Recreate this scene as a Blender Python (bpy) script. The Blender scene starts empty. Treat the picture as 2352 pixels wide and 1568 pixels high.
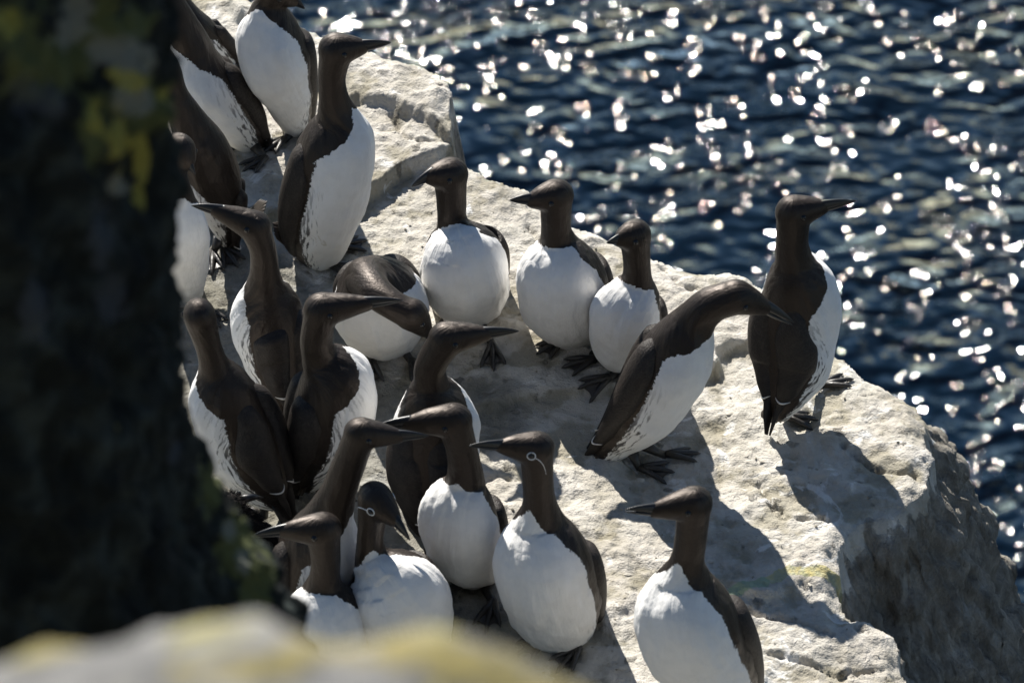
import bpy, math, random
import numpy as np
from mathutils import Vector, Matrix
from mathutils.bvhtree import BVHTree

random.seed(7)
scn = bpy.context.scene
COL = scn.collection
R = math.radians

# ------------------------------------------------------------------ camera, sky, sun
DEP = R(38.0)            # the camera looks down at the ledge from the cliff top
DIST = 5.4
LENS = 124.4
cam_d = bpy.data.cameras.new("camera")
cam = bpy.data.objects.new("camera", cam_d)
COL.objects.link(cam)
CAM = Vector((0.0, -DIST * math.cos(DEP), DIST * math.sin(DEP)))
cam.location = CAM
cam.rotation_euler = (R(90) - DEP, 0, 0)
cam_d.lens = LENS
cam_d.sensor_width = 36
cam_d.clip_start = 0.05
cam_d.clip_end = 20000
cam_d.dof.use_dof = True
cam_d.dof.focus_distance = 5.35
cam_d.dof.aperture_fstop = 10.0
scn.camera = cam

SUN_EL, SUN_AZ = R(39.0), R(-21.0)     # azimuth from +Y towards +X
w = bpy.data.worlds.new("World")
scn.world = w
w.use_nodes = True
nt = w.node_tree
bg = nt.nodes["Background"]
sky = nt.nodes.new("ShaderNodeTexSky")
sky.sky_type = 'NISHITA'
sky.sun_disc = False
sky.sun_elevation = SUN_EL
sky.sun_rotation = SUN_AZ
sky.air_density = 1.0
sky.dust_density = 0.0
sky.ozone_density = 1.2
nt.links.new(sky.outputs[0], bg.inputs[0])
bg.inputs[1].default_value = 0.052
sd = bpy.data.lights.new("sun", 'SUN')
sd.energy = 5.0
sd.angle = R(0.53)
sd.color = (1.0, 0.955, 0.88)
sun = bpy.data.objects.new("sun", sd)
COL.objects.link(sun)
tosun = Vector((math.sin(SUN_AZ) * math.cos(SUN_EL), math.cos(SUN_AZ) * math.cos(SUN_EL), math.sin(SUN_EL)))
sun.rotation_euler = tosun.to_track_quat('Z', 'Y').to_euler()
sun.location = (-3, 6, 8)
scn.view_settings.view_transform = 'Standard'
scn.view_settings.look = 'None'
scn.view_settings.exposure = 0.87
scn.view_settings.gamma = 1.0
scn.view_settings.use_curve_mapping = False
scn.render.engine = 'CYCLES'
scn.cycles.use_denoising = True
scn.cycles.max_bounces = 6
scn.cycles.diffuse_bounces = 3
scn.cycles.glossy_bounces = 2
scn.cycles.sample_clamp_indirect = 4.0

# ------------------------------------------------------------------ helpers: measuring from the photograph
PW, PH = 2352.0, 1568.0   # units the tracing was made in
FWD = Vector((0, math.cos(DEP), -math.sin(DEP)))
UP = Vector((0, math.sin(DEP), math.cos(DEP)))
RIGHT = Vector((1, 0, 0))

def ray(px, py):
    k = 36.0 / LENS
    return (FWD + RIGHT * ((px / PW - 0.5) * k) - UP * ((py - PH / 2) / PW * k))

def at_y(px, py, y):
    d = ray(px, py)
    return CAM + d * ((y - CAM.y) / d.y)

def at_z(px, py, z=0.0):
    d = ray(px, py)
    return CAM + d * ((z - CAM.z) / d.z)

def m_per_px(p):
    return (p - CAM).dot(FWD) * 36.0 / LENS / PW

# ------------------------------------------------------------------ helpers: noise
_rs = np.random.RandomState(11)
_perm = _rs.permutation(256)
_perm = np.concatenate([_perm, _perm, _perm])
_grad = _rs.normal(size=(256, 3))
_grad /= np.linalg.norm(_grad, axis=1)[:, None]

def pnoise(P):
    P = np.asarray(P, float)
    i = np.floor(P).astype(int)
    f = P - i
    u = f * f * f * (f * (f * 6 - 15) + 10)
    out = np.zeros(len(P))
    for dx in (0, 1):
        for dy in (0, 1):
            for dz in (0, 1):
                h = _perm[(_perm[(_perm[(i[:, 0] + dx) & 255] + i[:, 1] + dy) & 255] + i[:, 2] + dz) & 255]
                g = _grad[h]
                d = g[:, 0] * (f[:, 0] - dx) + g[:, 1] * (f[:, 1] - dy) + g[:, 2] * (f[:, 2] - dz)
                wx = u[:, 0] if dx else 1 - u[:, 0]
                wy = u[:, 1] if dy else 1 - u[:, 1]
                wz = u[:, 2] if dz else 1 - u[:, 2]
                out += d * wx * wy * wz
    return out * 1.6

def fbm(P, scale, octaves=5, gain=0.5, ridged=False, off=0.0):
    P = np.asarray(P, float) * scale + off
    a, s = 1.0, np.zeros(len(P))
    for o in range(octaves):
        n = pnoise(P * (2.03 ** o) + o * 17.3)
        s += a * ((0.5 - np.abs(n)) if ridged else n)
        a *= gain
    return s

def smooth(a, b, x):
    t = np.clip((x - a) / (b - a), 0, 1)
    return t * t * (3 - 2 * t)

# ------------------------------------------------------------------ helpers: meshes and objects
def mesh_np(name, V, F, smooth_shade=True):
    me = bpy.data.meshes.new(name)
    V = np.asarray(V, float)
    F = np.asarray(F, int)
    me.vertices.add(len(V))
    me.vertices.foreach_set("co", V.ravel())
    k = F.shape[1]
    me.loops.add(F.size)
    me.loops.foreach_set("vertex_index", F.ravel())
    me.polygons.add(len(F))
    me.polygons.foreach_set("loop_start", np.arange(0, F.size, k))
    me.polygons.foreach_set("loop_total", np.full(len(F), k))
    me.polygons.foreach_set("use_smooth", np.full(len(F), smooth_shade))
    me.update(calc_edges=True)
    me.validate()
    return me

def obj(name, me, mat=None, parent=None):
    o = bpy.data.objects.new(name, me)
    COL.objects.link(o)
    if mat:
        me.materials.clear()
        me.materials.append(mat)
    if parent:
        o.parent = parent
    return o

def grid_faces(nu, nv, wrap_v=False):
    """vertices indexed i*nv+j"""
    i = np.arange(nu - 1)
    j = np.arange(nv if wrap_v else nv - 1)
    I, J = np.meshgrid(i, j, indexing='ij')
    J2 = (J + 1) % nv
    return np.stack([I * nv + J, I * nv + J2, (I + 1) * nv + J2, (I + 1) * nv + J], -1).reshape(-1, 4)

def float_attr(me, name, vals):
    a = me.attributes.new(name, 'FLOAT', 'POINT')
    a.data.foreach_set("value", np.asarray(vals, np.float32))

def tube(pts, radii, n=8, flat=None, cap=True):
    """verts, faces of a closed tube along pts; flat = (axis vector, squash)"""
    pts = [Vector(p) for p in pts]
    V, F = [], []
    T0 = (pts[1] - pts[0]).normalized()
    ref = Vector(flat[0]) if flat else (Vector((0, 0, 1)) if abs(T0.z) < .9 else Vector((1, 0, 0)))
    for k, p in enumerate(pts):
        T = (pts[min(k + 1, len(pts) - 1)] - pts[max(k - 1, 0)]).normalized()
        A = (ref - ref.dot(T) * T).normalized()
        B = T.cross(A)
        sq = flat[1] if flat else 1.0
        for j in range(n):
            a = 2 * math.pi * j / n
            V.append(p + (A * math.cos(a) * sq + B * math.sin(a)) * radii[k])
    for k in range(len(pts) - 1):
        for j in range(n):
            j2 = (j + 1) % n
            F.append((k * n + j, k * n + j2, (k + 1) * n + j2, (k + 1) * n + j))
    if cap:
        for k, rev in ((0, True), (len(pts) - 1, False)):
            c = len(V)
            V.append(pts[k])
            for j in range(n):
                j2 = (j + 1) % n
                a, b = k * n + j, k * n + j2
                F.append((b, a, c, c) if rev else (a, b, c, c))
    return V, F

def mesh_mixed(name, V, F, smooth_shade=True):
    me = bpy.data.meshes.new(name)
    FF = []
    for f in F:
        g = []
        for v in f:
            if v not in g:
                g.append(v)
        FF.append(g)
    me.from_pydata([tuple(v) for v in V], [], FF)
    for p in me.polygons:
        p.use_smooth = smooth_shade
    me.update()
    return me

def join(parts):
    V, F = [], []
    for v, f in parts:
        o = len(V)
        V += list(v)
        F += [tuple(i + o for i in q) for q in f]
    return V, F

# ------------------------------------------------------------------ helpers: materials
def new_mat(name):
    m = bpy.data.materials.new(name)
    m.use_nodes = True
    t = m.node_tree
    return m, t, t.nodes["Principled BSDF"]

def N(t, typ, **kw):
    n = t.nodes.new("ShaderNode" + typ)
    for k, v in kw.items():
        if k.startswith('i_'):
            n.inputs[k[2:].replace('_', ' ')].default_value = v
        else:
            setattr(n, k, v)
    return n

def L(t, a, b):
    t.links.new(a, b)

def noise(t, vec, scale, detail=4, rough=.55, dist=0.0):
    n = N(t, 'TexNoise')
    n.inputs['Scale'].default_value = scale
    n.inputs['Detail'].default_value = detail
    n.inputs['Roughness'].default_value = rough
    n.inputs['Distortion'].default_value = dist
    L(t, vec, n.inputs['Vector'])
    return n.outputs['Fac']

def ramp(t, fac, stops, interp='LINEAR'):
    r = N(t, 'ValToRGB')
    r.color_ramp.interpolation = interp
    e = r.color_ramp.elements
    while len(e) < len(stops):
        e.new(0.5)
    for k, (p, c) in enumerate(stops):
        e[k].position = p
        e[k].color = (*c, 1) if len(c) == 3 else c
    L(t, fac, r.inputs[0])
    return r.outputs[0]

def maprange(t, v, a, b, c=0.0, d=1.0):
    n = N(t, 'MapRange')
    L(t, v, n.inputs[0])
    for k, x in zip((1, 2, 3, 4), (a, b, c, d)):
        n.inputs[k].default_value = x
    return n.outputs[0]

def mathn(t, op, a, b=None, clamp=False):
    n = N(t, 'Math', operation=op, use_clamp=clamp)
    for k, x in enumerate((a, b)):
        if x is None:
            continue
        if isinstance(x, (int, float)):
            n.inputs[k].default_value = x
        else:
            L(t, x, n.inputs[k])
    return n.outputs[0]

def mixc(t, fac, a, b):
    n = N(t, 'Mix', data_type='RGBA')
    if isinstance(fac, (int, float)):
        n.inputs[0].default_value = fac
    else:
        L(t, fac, n.inputs[0])
    for k, x in ((6, a), (7, b)):
        if isinstance(x, tuple):
            n.inputs[k].default_value = (*x, 1)
        else:
            L(t, x, n.inputs[k])
    return n.outputs[2]

def bump(t, h, strength, dist, prev=None):
    n = N(t, 'Bump')
    n.inputs['Strength'].default_value = strength
    n.inputs['Distance'].default_value = dist
    L(t, h, n.inputs['Height'])
    if prev:
        L(t, prev, n.inputs['Normal'])
    return n.outputs[0]

def position(t):
    return N(t, 'NewGeometry').outputs['Position']

def attr(t, name):
    n = N(t, 'Attribute')
    n.attribute_name = name
    return n.outputs['Fac']

def scaled(t, vec, s):
    n = N(t, 'VectorMath', operation='MULTIPLY')
    L(t, vec, n.inputs[0])
    n.inputs[1].default_value = s
    return n.outputs[0]

# ---- ledge rock
def mat_ledge():
    m, t, b = new_mat("guano_rock")
    P = position(t)
    big = noise(t, P, 3.2, 5, .6)
    mid = noise(t, P, 14, 6, .62, .4)
    fine = noise(t, P, 75, 5, .65)
    grit = noise(t, P, 260, 3, .6)
    base = ramp(t, mid, [(0.30, (.28, .255, .20)), (0.45, (.41, .38, .325)), (0.6, (.52, .487, .435)), (0.78, (.63, .61, .575))])
    c = mixc(t, maprange(t, big, .45, .68), base, (.55, .53, .48))
    # olive-brown dirt in the hollows
    hol = attr(t, "hollow")
    dirt = mathn(t, 'MULTIPLY', maprange(t, mathn(t, 'ADD', hol, mathn(t, 'MULTIPLY', mathn(t, 'SUBTRACT', fine, .5), 1.0)), .42, .85), .55)
    c = mixc(t, dirt, c, (.20, .175, .105))
    # white droppings
    spl = noise(t, P, 9.5, 5, .6, 1.6)
    sp = maprange(t, spl, .61, .66)
    c = mixc(t, mathn(t, 'MULTIPLY', sp, .75), c, (.76, .75, .72))
    dots = N(t, 'TexVoronoi')
    dots.inputs['Scale'].default_value = 55
    L(t, P, dots.inputs['Vector'])
    dd = maprange(t, dots.outputs['Distance'], .16, .10)
    sel = mathn(t, 'MULTIPLY', dd, maprange(t, noise(t, P, 6, 2), .52, .60))
    c = mixc(t, mathn(t, 'MULTIPLY', sel, .5), c, (.13, .12, .09))
    spk = maprange(t, fine, .62, .72)
    c = mixc(t, mathn(t, 'MULTIPLY', spk, .55), c, (.30, .27, .20))
    # darker mottled rock colour where the birds crowd together
    gm0 = maprange(t, mathn(t, 'ADD', attr(t, "crowd_dark"), mathn(t, 'MULTIPLY', mathn(t, 'SUBTRACT', noise(t, P, 18, 5, .65), .5), .9)), .35, .75)
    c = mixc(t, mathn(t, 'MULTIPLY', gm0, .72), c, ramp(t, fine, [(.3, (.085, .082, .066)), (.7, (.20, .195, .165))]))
    # bare side of the cliff: darker, grey-brown with pale veins
    side = attr(t, "side")
    sn = mathn(t, 'ADD', side, mathn(t, 'MULTIPLY', mathn(t, 'SUBTRACT', fine, .5), .5))
    sm = maprange(t, sn, .35, .65)
    rockc = ramp(t, noise(t, scaled(t, P, (1, 1, .5)), 26, 7, .7, .3), [(.3, (.12, .108, .09)), (.5, (.25, .228, .193)), (.64, (.37, .342, .295)), (.8, (.52, .49, .43))])
    wv = N(t, 'TexWave')
    wv.wave_type = 'BANDS'
    wv.inputs['Scale'].default_value = 1.3
    wv.inputs['Distortion'].default_value = 7
    wv.inputs['Detail'].default_value = 3
    wv.inputs['Detail Scale'].default_value = 1.6
    rot = N(t, 'Mapping')
    rot.inputs['Rotation'].default_value = (0, R(30), R(15))
    L(t, P, rot.inputs[0])
    L(t, rot.outputs[0], wv.inputs[0])
    vein = mathn(t, 'MULTIPLY', maprange(t, wv.outputs['Fac'], .972, .995), maprange(t, noise(t, P, 5, 2), .44, .56))
    rockc = mixc(t, mathn(t, 'MULTIPLY', vein, .75), rockc, (.42, .38, .31))
    wpatch = maprange(t, noise(t, P, 11, 5, .6, .8), .64, .70)
    rockc = mixc(t, mathn(t, 'MULTIPLY', wpatch, .5), rockc, (.55, .55, .54))
    c = mixc(t, sm, c, rockc)
    # yellow and green growth on the seam at the right
    lich = attr(t, "lichen")
    lm = maprange(t, mathn(t, 'ADD', lich, mathn(t, 'MULTIPLY', mathn(t, 'SUBTRACT', fine, .5), 1.4)), .5, .75)
    c = mixc(t, mathn(t, 'MULTIPLY', lm, .5), c, ramp(t, noise(t, P, 60, 3), [(.4, (.30, .34, .15)), (.6, (.55, .46, .08))]))
    gr = attr(t, "green")
    gm = maprange(t, mathn(t, 'ADD', gr, mathn(t, 'MULTIPLY', mathn(t, 'SUBTRACT', fine, .5), 1.0)), .5, .75)
    c = mixc(t, mathn(t, 'MULTIPLY', gm, .7), c, (.27, .38, .24))
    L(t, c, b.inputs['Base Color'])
    b.inputs['Roughness'].default_value = .88
    b.inputs['Specular IOR Level'].default_value = .25
    n1 = bump(t, mid, .55, .016)
    n2 = bump(t, fine, .8, .007, n1)
    n2 = bump(t, mathn(t, 'MULTIPLY', noise(t, scaled(t, P, (1.4, 1.0, .5)), 40, 6, .7, .6), sm), .9, .016, n2)
    n3 = bump(t, grit, .8, .0026, n2)
    L(t, n3, b.inputs['Normal'])
    return m

# ---- the two near rocks with lichen
def mat_near(name, dark, yellow_lo, pale):
    m, t, b = new_mat(name)
    P = position(t)
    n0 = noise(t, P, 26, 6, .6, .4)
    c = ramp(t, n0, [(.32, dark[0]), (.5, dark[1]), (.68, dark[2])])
    if not pale:
        # crusts of lichen where they grow on this rock
        nn_ = mathn(t, 'MULTIPLY', mathn(t, 'SUBTRACT', noise(t, P, 55, 4, .6, .4), .5), 1.9)
        for nm, colr, k in (("olive", (.075, .085, .030), .9), ("blue_grey", (.05, .06, .075), .6), ("grey", (.16, .165, .135), .9), ("yellow", (.27, .24, .05), .8)):
            mk_ = maprange(t, mathn(t, 'ADD', attr(t, nm), nn_), .38, .62)
            c = mixc(t, mathn(t, 'MULTIPLY', mk_, k), c, colr)
    else:
        c = mixc(t, mathn(t, 'MULTIPLY', maprange(t, mathn(t, 'ADD', attr(t, 'yellow'), mathn(t, 'MULTIPLY', mathn(t, 'SUBTRACT', noise(t, P, 70, 4, .6, .6), .5), 2.2)), .40, .66), .72), c, (.22, .18, .045))
        y = N(t, 'VectorMath', operation='ADD')
        L(t, P, y.inputs[0])
        y.inputs[1].default_value = (13.3, 1.7, 9.1)
        c = mixc(t, maprange(t, noise(t, y.outputs[0], 24, 3, .5, .4), .56, .64), c, (.25, .23, .10))
    L(t, c, b.inputs['Base Color'])
    b.inputs['Roughness'].default_value = .9
    b.inputs['Specular IOR Level'].default_value = .2
    L(t, bump(t, noise(t, P, 90, 5, .65), .8, .006), b.inputs['Normal'])
    return m

# ---- sea
def mat_sea():
    m, t, b = new_mat("sea_water")
    P = position(t)
    t.nodes.remove(b)
    outn = [n for n in t.nodes if n.type == 'OUTPUT_MATERIAL'][0]
    rot = N(t, 'Mapping')
    rot.inputs['Rotation'].default_value = (0, 0, R(-24))
    rot.inputs['Scale'].default_value = (.78, 1.0, 1)
    L(t, P, rot.inputs[0])
    P2 = rot.outputs[0]
    n1 = bump(t, noise(t, P2, .8, 1, .4, .5), 1.0, .62)
    gust = maprange(t, noise(t, P2, .42, 1, .5, .8), .36, .60, .55, 1.30)
    n2 = bump(t, mathn(t, 'MULTIPLY', mathn(t, 'SUBTRACT', noise(t, P2, 2.8, 0, .5, .3), .5), gust), 1.0, .33, n1)
    n3 = bump(t, mathn(t, 'MULTIPLY', mathn(t, 'SUBTRACT', noise(t, P2, 5.8, 0, .5, .0), .5), gust), 1.0, .034, n2)
    df = N(t, 'BsdfDiffuse')
    df.inputs[0].default_value = (.002, .008, .017, 1)
    gl = N(t, 'BsdfGlossy', distribution='BECKMANN')
    gl.inputs['Color'].default_value = (1, 1, 1, 1)
    gl.inputs['Roughness'].default_value = SEA_ROUGH
    fr = N(t, 'Fresnel')
    fr.inputs[0].default_value = 1.45
    mx = N(t, 'MixShader')
    for n_ in (df, gl, fr):
        L(t, n3, n_.inputs['Normal'])
    L(t, fr.outputs[0], mx.inputs[0])
    L(t, df.outputs[0], mx.inputs[1])
    L(t, gl.outputs[0], mx.inputs[2])
    L(t, mx.outputs[0], outn.inputs['Surface'])
    return m
SEA_ROUGH = .105

# ---- plumage: white and chocolate brown split by the painted pattern stored per vertex
def mat_plumage(dark, white):
    m, t, b = new_mat("plumage")
    tc = N(t, 'TexCoord').outputs['Object']
    mk = attr(t, "mask")          # metres inside (+) or outside (-) the white
    sl = attr(t, "along")
    ar = attr(t, "around")
    fine = noise(t, tc, 230, 4, .6)
    edge = mathn(t, 'ADD', mk, mathn(t, 'MULTIPLY', mathn(t, 'SUBTRACT', fine, .5), .013))
    med = noise(t, tc, 60, 2, .5)
    edge = mathn(t, 'ADD', edge, mathn(t, 'MULTIPLY', mathn(t, 'SUBTRACT', med, .5), .010))
    isw = maprange(t, edge, -.0006, .0010)
    cmb = N(t, 'CombineXYZ')
    L(t, mathn(t, 'MULTIPLY', mathn(t, 'ADD', sl, mathn(t, 'MULTIPLY', ar, .5)), 42.0), cmb.inputs[0])
    L(t, mathn(t, 'MULTIPLY', mathn(t, 'SUBTRACT', ar, mathn(t, 'MULTIPLY', sl, .35)), 190.0), cmb.inputs[1])
    st = noise(t, cmb.outputs[0], 1.0, 2, .5)
    reach = mathn(t, 'MULTIPLY', maprange(t, mk, 0.0, .028, .09, -.10), 1.0)
    low = maprange(t, sl, .10, .20, 1.0, 0.0)
    sm = maprange(t, mathn(t, 'ADD', st, reach), .51, .63, 0.0, .88)
    sm = mathn(t, 'MULTIPLY', sm, low)
    sm = mathn(t, 'MULTIPLY', sm, maprange(t, mk, .034, .020))
    wn = noise(t, tc, 26, 3, .5)
    wcol = ramp(t, noise(t, tc, 48, 4, .6), [(.32, tuple(x * .93 for x in white)), (.6, white)])
    soiled = maprange(t, mathn(t, 'ADD', noise(t, tc, 21, 5, .65, .8), mathn(t, 'MULTIPLY', mathn(t, 'SUBTRACT', attr(t, 'soil'), .5), .14)), .60, .66)
    soiled = mathn(t, 'MULTIPLY', soiled, maprange(t, sl, .06, .17, .8, 0.0))
    wcol = mixc(t, soiled, wcol, (.36, .29, .15))
    stain = mathn(t, 'MULTIPLY', maprange(t, noise(t, tc, 13, 4, .6), .60, .72), maprange(t, sl, .03, .16, .5, 0.0))
    wcol = mixc(t, stain, wcol, (.55, .47, .25))
    wcol = mixc(t, maprange(t, sl, .0, .10, .35, 0.0), wcol, (.66, .61, .48))
    dn = noise(t, tc, 150, 3, .6)
    dcol = ramp(t, dn, [(.3, tuple(x * .72 for x in dark)), (.7, tuple(x * 1.25 for x in dark))])
    c = mixc(t, mathn(t, 'SUBTRACT', isw, mathn(t, 'MULTIPLY', isw, sm)), dcol, wcol)
    L(t, c, b.inputs['Base Color'])
    L(t, maprange(t, isw, 0, 1, .47, .8), b.inputs['Roughness'])
    L(t, maprange(t, isw, 0, 1, .46, .15), b.inputs['Specular IOR Level'])
    b.inputs['Specular Tint'].default_value = (1.0, .84, .74, 1)
    cm2 = N(t, 'CombineXYZ')
    L(t, mathn(t, 'MULTIPLY', sl, 34.0), cm2.inputs[0])
    L(t, mathn(t, 'MULTIPLY', ar, 150.0), cm2.inputs[1])
    fth = noise(t, cm2.outputs[0], 1.0, 3, .6)
    n1 = bump(t, wn, .35, .008)
    n2 = bump(t, fth, .65, .0022, n1)
    n3 = bump(t, fine, .40, .0011, n2)
    L(t, n3, b.inputs['Normal'])
    return m

def mat_wing():
    m, t, b = new_mat("wing_feathers")
    sl, ar = attr(t, "along"), attr(t, "around")
    tc = N(t, 'TexCoord').outputs['Object']
    c = ramp(t, noise(t, tc, 120, 4, .65), [(.3, (.012, .0095, .008)), (.55, (.020, .0155, .0128)), (.8, (.040, .032, .027))])
    L(t, c, b.inputs['Base Color'])
    b.inputs['Roughness'].default_value = .58
    b.inputs['Specular IOR Level'].default_value = .3
    cmb = N(t, 'CombineXYZ')
    L(t, mathn(t, 'MULTIPLY', sl, 26.0), cmb.inputs[0])
    L(t, mathn(t, 'MULTIPLY', ar, 190.0), cmb.inputs[1])
    st = noise(t, cmb.outputs[0], 1.0, 3, .6)
    sc = N(t, 'TexVoronoi')
    cm2 = N(t, 'CombineXYZ')
    L(t, mathn(t, 'MULTIPLY', sl, 60.0), cm2.inputs[0])
    L(t, mathn(t, 'MULTIPLY', ar, 105.0), cm2.inputs[1])
    L(t, cm2.outputs[0], sc.inputs['Vector'])
    upper = maprange(t, sl, .10, .15)
    wv = N(t, 'TexWave', wave_type='BANDS', bands_direction='Y', wave_profile='SAW')
    wv.inputs['Scale'].default_value = .30
    wv.inputs['Distortion'].default_value = 1.2
    cm3 = N(t, 'CombineXYZ')
    L(t, mathn(t, 'MULTIPLY', sl, 6.0), cm3.inputs[0])
    L(t, mathn(t, 'MULTIPLY', ar, 150.0), cm3.inputs[1])
    L(t, cm3.outputs[0], wv.inputs[0])
    tip_ = maprange(t, sc.outputs['Distance'], .45, .75)
    cc = mixc(t, mathn(t, 'MULTIPLY', mathn(t, 'MULTIPLY', tip_, upper), .22), c, (.07, .056, .046))
    L(t, cc, b.inputs['Base Color'])
    n1 = bump(t, mathn(t, 'MULTIPLY', sc.outputs['Distance'], upper), .4, .0016)
    n1b = bump(t, mathn(t, 'MULTIPLY', wv.outputs['Fac'], mathn(t, 'SUBTRACT', 1.0, upper)), .6, .0022, n1)
    n2 = bump(t, st, .55, .0016, n1b)
    L(t, n2, b.inputs['Normal'])
    return m

def mat_simple(name, col, rough, spec=.5, bscale=0, bdist=.001, coat=0):
    m, t, b = new_mat(name)
    tc = N(t, 'TexCoord').outputs['Object']
    f = noise(t, tc, bscale or 120, 4, .6)
    c = ramp(t, f, [(.3, tuple(x * .7 for x in col)), (.7, tuple(min(1, x * 1.3) for x in col))])
    L(t, c, b.inputs['Base Color'])
    b.inputs['Roughness'].default_value = rough
    b.inputs['Specular IOR Level'].default_value = spec
    b.inputs['Coat Weight'].default_value = coat
    if bscale:
        L(t, bump(t, f, .6, bdist), b.inputs['Normal'])
    return m

M_LEDGE = mat_ledge()
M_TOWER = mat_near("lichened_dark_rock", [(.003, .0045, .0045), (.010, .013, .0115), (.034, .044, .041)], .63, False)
M_FORE = mat_near("lichened_pale_rock", [(.085, .085, .083), (.155, .153, .148), (.25, .247, .24)], .50, True)
M_SEA = mat_sea()
M_PLUM = mat_plumage((.0105, .0078, .0063), (.80, .79, .77))
M_WING = mat_wing()
M_BILL = mat_simple("bill_horn", (.006, .007, .009), .36, .5, 300, .0002)
M_GAPE = mat_simple("bill_edge", (.22, .21, .19), .4)
M_EYE = mat_simple("eye", (.004, .003, .003), .10, .5)
M_RING = mat_simple("white_bridle", (.78, .78, .76), .6)
M_BAR = mat_simple("white_feather_edge", (.66, .63, .58), .7)
M_FOOT = mat_simple("foot_skin", (.030, .027, .024), .42, .5, 260, .0008)
M_WEB = mat_simple("foot_web", (.045, .040, .036), .45, .5, 200, .0008)
M_TAIL = mat_simple("tail_feathers", (.030, .023, .018), .55, .3, 160, .0008)
M_DOWN = mat_simple("chick_down", (.020, .017, .016), .85, .15, 200, .002)
M_STRAW = mat_simple("dry_straw", (.42, .36, .2), .8)

# ------------------------------------------------------------------ the ledge (one large rock surface)
OUT = [(300, -260), (430, -5), (500, 15), (560, 42), (610, 72), (720, 118), (810, 155), (880, 185), (955, 200), (1012, 222),
       (1030, 262), (1042, 352), (1062, 372), (1120, 398), (1210, 430), (1290, 488), (1350, 505), (1420, 545), (1500, 578),
       (1600, 604), (1690, 608), (1745, 640), (1840, 715), (1925, 782), (1985, 838), (2050, 882), (2108, 905), (2128, 960),
       (2142, 1040), (2120, 1120), (2075, 1160), (1990, 1182), (1945, 1235), (1922, 1310), (1938, 1372), (2005, 1382),
       (2068, 1425), (2062, 1482), (2108, 1532), (2150, 1600), (2200, 1700), (2240, 1900), (2300, 2600), (-900, 2600), (-900, -260)]
OUTW = np.array([tuple(at_z(x, y))[:2] for x, y in OUT])

def poly_sd(P, poly):
    """signed distance, positive inside"""
    d2 = np.full(len(P), 1e9)
    inside = np.zeros(len(P), bool)
    n = len(poly)
    for i in range(n):
        a, b = poly[i], poly[(i + 1) % n]
        ab = b - a
        t = np.clip(((P - a) @ ab) / (ab @ ab + 1e-12), 0, 1)
        q = a + t[:, None] * ab
        d2 = np.minimum(d2, ((P - q) ** 2).sum(1))
        c = ((a[1] > P[:, 1]) != (b[1] > P[:, 1]))
        with np.errstate(divide='ignore', invalid='ignore'):
            xx = (b[0] - a[0]) * (P[:, 1] - a[1]) / (b[1] - a[1] + 1e-15) + a[0]
        inside ^= c & (P[:, 0] < xx)
    return np.where(inside, 1, -1) * np.sqrt(d2)

def W2(pts):
    return np.array([tuple(at_z(x, y))[:2] for x, y in pts])

SLAB_A = W2([(-900, -600), (1100, -600), (1100, 200), (1050, 350), (1020, 372), (975, 392), (925, 408), (880, 430), (845, 455), (825, 476),
             (740, 500), (600, 520), (400, 540), (-900, 640)])
SLAB_B = W2([(700, -100), (1200, -100), (1100, 340), (1035, 345), (1000, 330), (930, 298), (870, 278), (800, 262), (740, 240), (640, 190), (520, 60)])
SLAB_C = W2([(-900, -900), (2400, -900), (2400, 500), (1900, 650), (1765, 752), (1728, 775), (1690, 782), (1655, 800), (1640, 835), (1560, 870),
             (1400, 880), (1200, 900), (700, 1000), (-900, 1100)])
SLAB_D = W2([(1640, 1318), (1760, 1330), (1850, 1305), (1930, 1312), (2100, 1300), (2300, 1200), (2400, -900), (-900, -900), (-900, 1380), (1300, 1420), (1500, 1360)])

CRACKS = [W2(q) for q in ([(1095, 1085), (1140, 1072), (1185, 1080)], [(1215, 505), (1240, 545), (1225, 590), (1250, 640)], [(1640, 840), (1590, 862), (1540, 900)],
    [(1520, 600), (1560, 650), (1640, 665), (1700, 700)], [(1640, 1330), (1740, 1372), (1830, 1388), (1905, 1420)], [(1710, 1450), (1830, 1470), (1930, 1500), (2030, 1490)],
    [(1940, 1010), (2010, 1060), (2100, 1075)], [(900, 300), (930, 350), (1000, 362)], [(1290, 1180), (1350, 1250), (1340, 1330)], [(1745, 1080), (1800, 1160), (1900, 1180)])]

def ledge_z(XY, detail=True):
    P = np.asarray(XY, float)
    P3 = np.column_stack([P, np.zeros(len(P))])
    wob = 0.010 * fbm(P3, 14, 3, .5)
    z = np.zeros(len(P))
    z += .034 * smooth(-.004, .004, poly_sd(P, SLAB_A) + wob)
    z += .020 * smooth(-.008, .010, poly_sd(P, SLAB_B) + wob)
    z += .018 * smooth(-.006, .006, poly_sd(P, SLAB_C) + wob) - .018
    z += .012 * smooth(-.012, .012, poly_sd(P, SLAB_D) + wob * 1.5) - .012
    z += .016 * fbm(P3, 2.6, 3, .5, off=3.0)
    if detail:
        z += .0055 * fbm(P3, 12, 4, .55) - .006 * np.maximum(0, fbm(P3, 7, 3, .5, off=40) - .25) * 2
        dcr = np.full(len(P), 1e9)
        wv_ = .006 * fbm(P3, 35, 3, .6, off=77)
        for pl in CRACKS:
            for a, b in zip(pl[:-1], pl[1:]):
                ab = b - a
                tt = np.clip(((P - a) @ ab) / (ab @ ab), 0, 1)
                dcr = np.minimum(dcr, np.linalg.norm(P - a - tt[:, None] * ab, axis=1))
        z -= .011 * np.exp(-((dcr + wv_) / .0042) ** 2)
        z += .0034 * fbm(P3, 42, 4, .62) - .0016 * fbm(P3, 75, 3, .6, ridged=True, off=8)
    return z

def ground(x, y):
    return float(ledge_z([(x, y)])[0])

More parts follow.
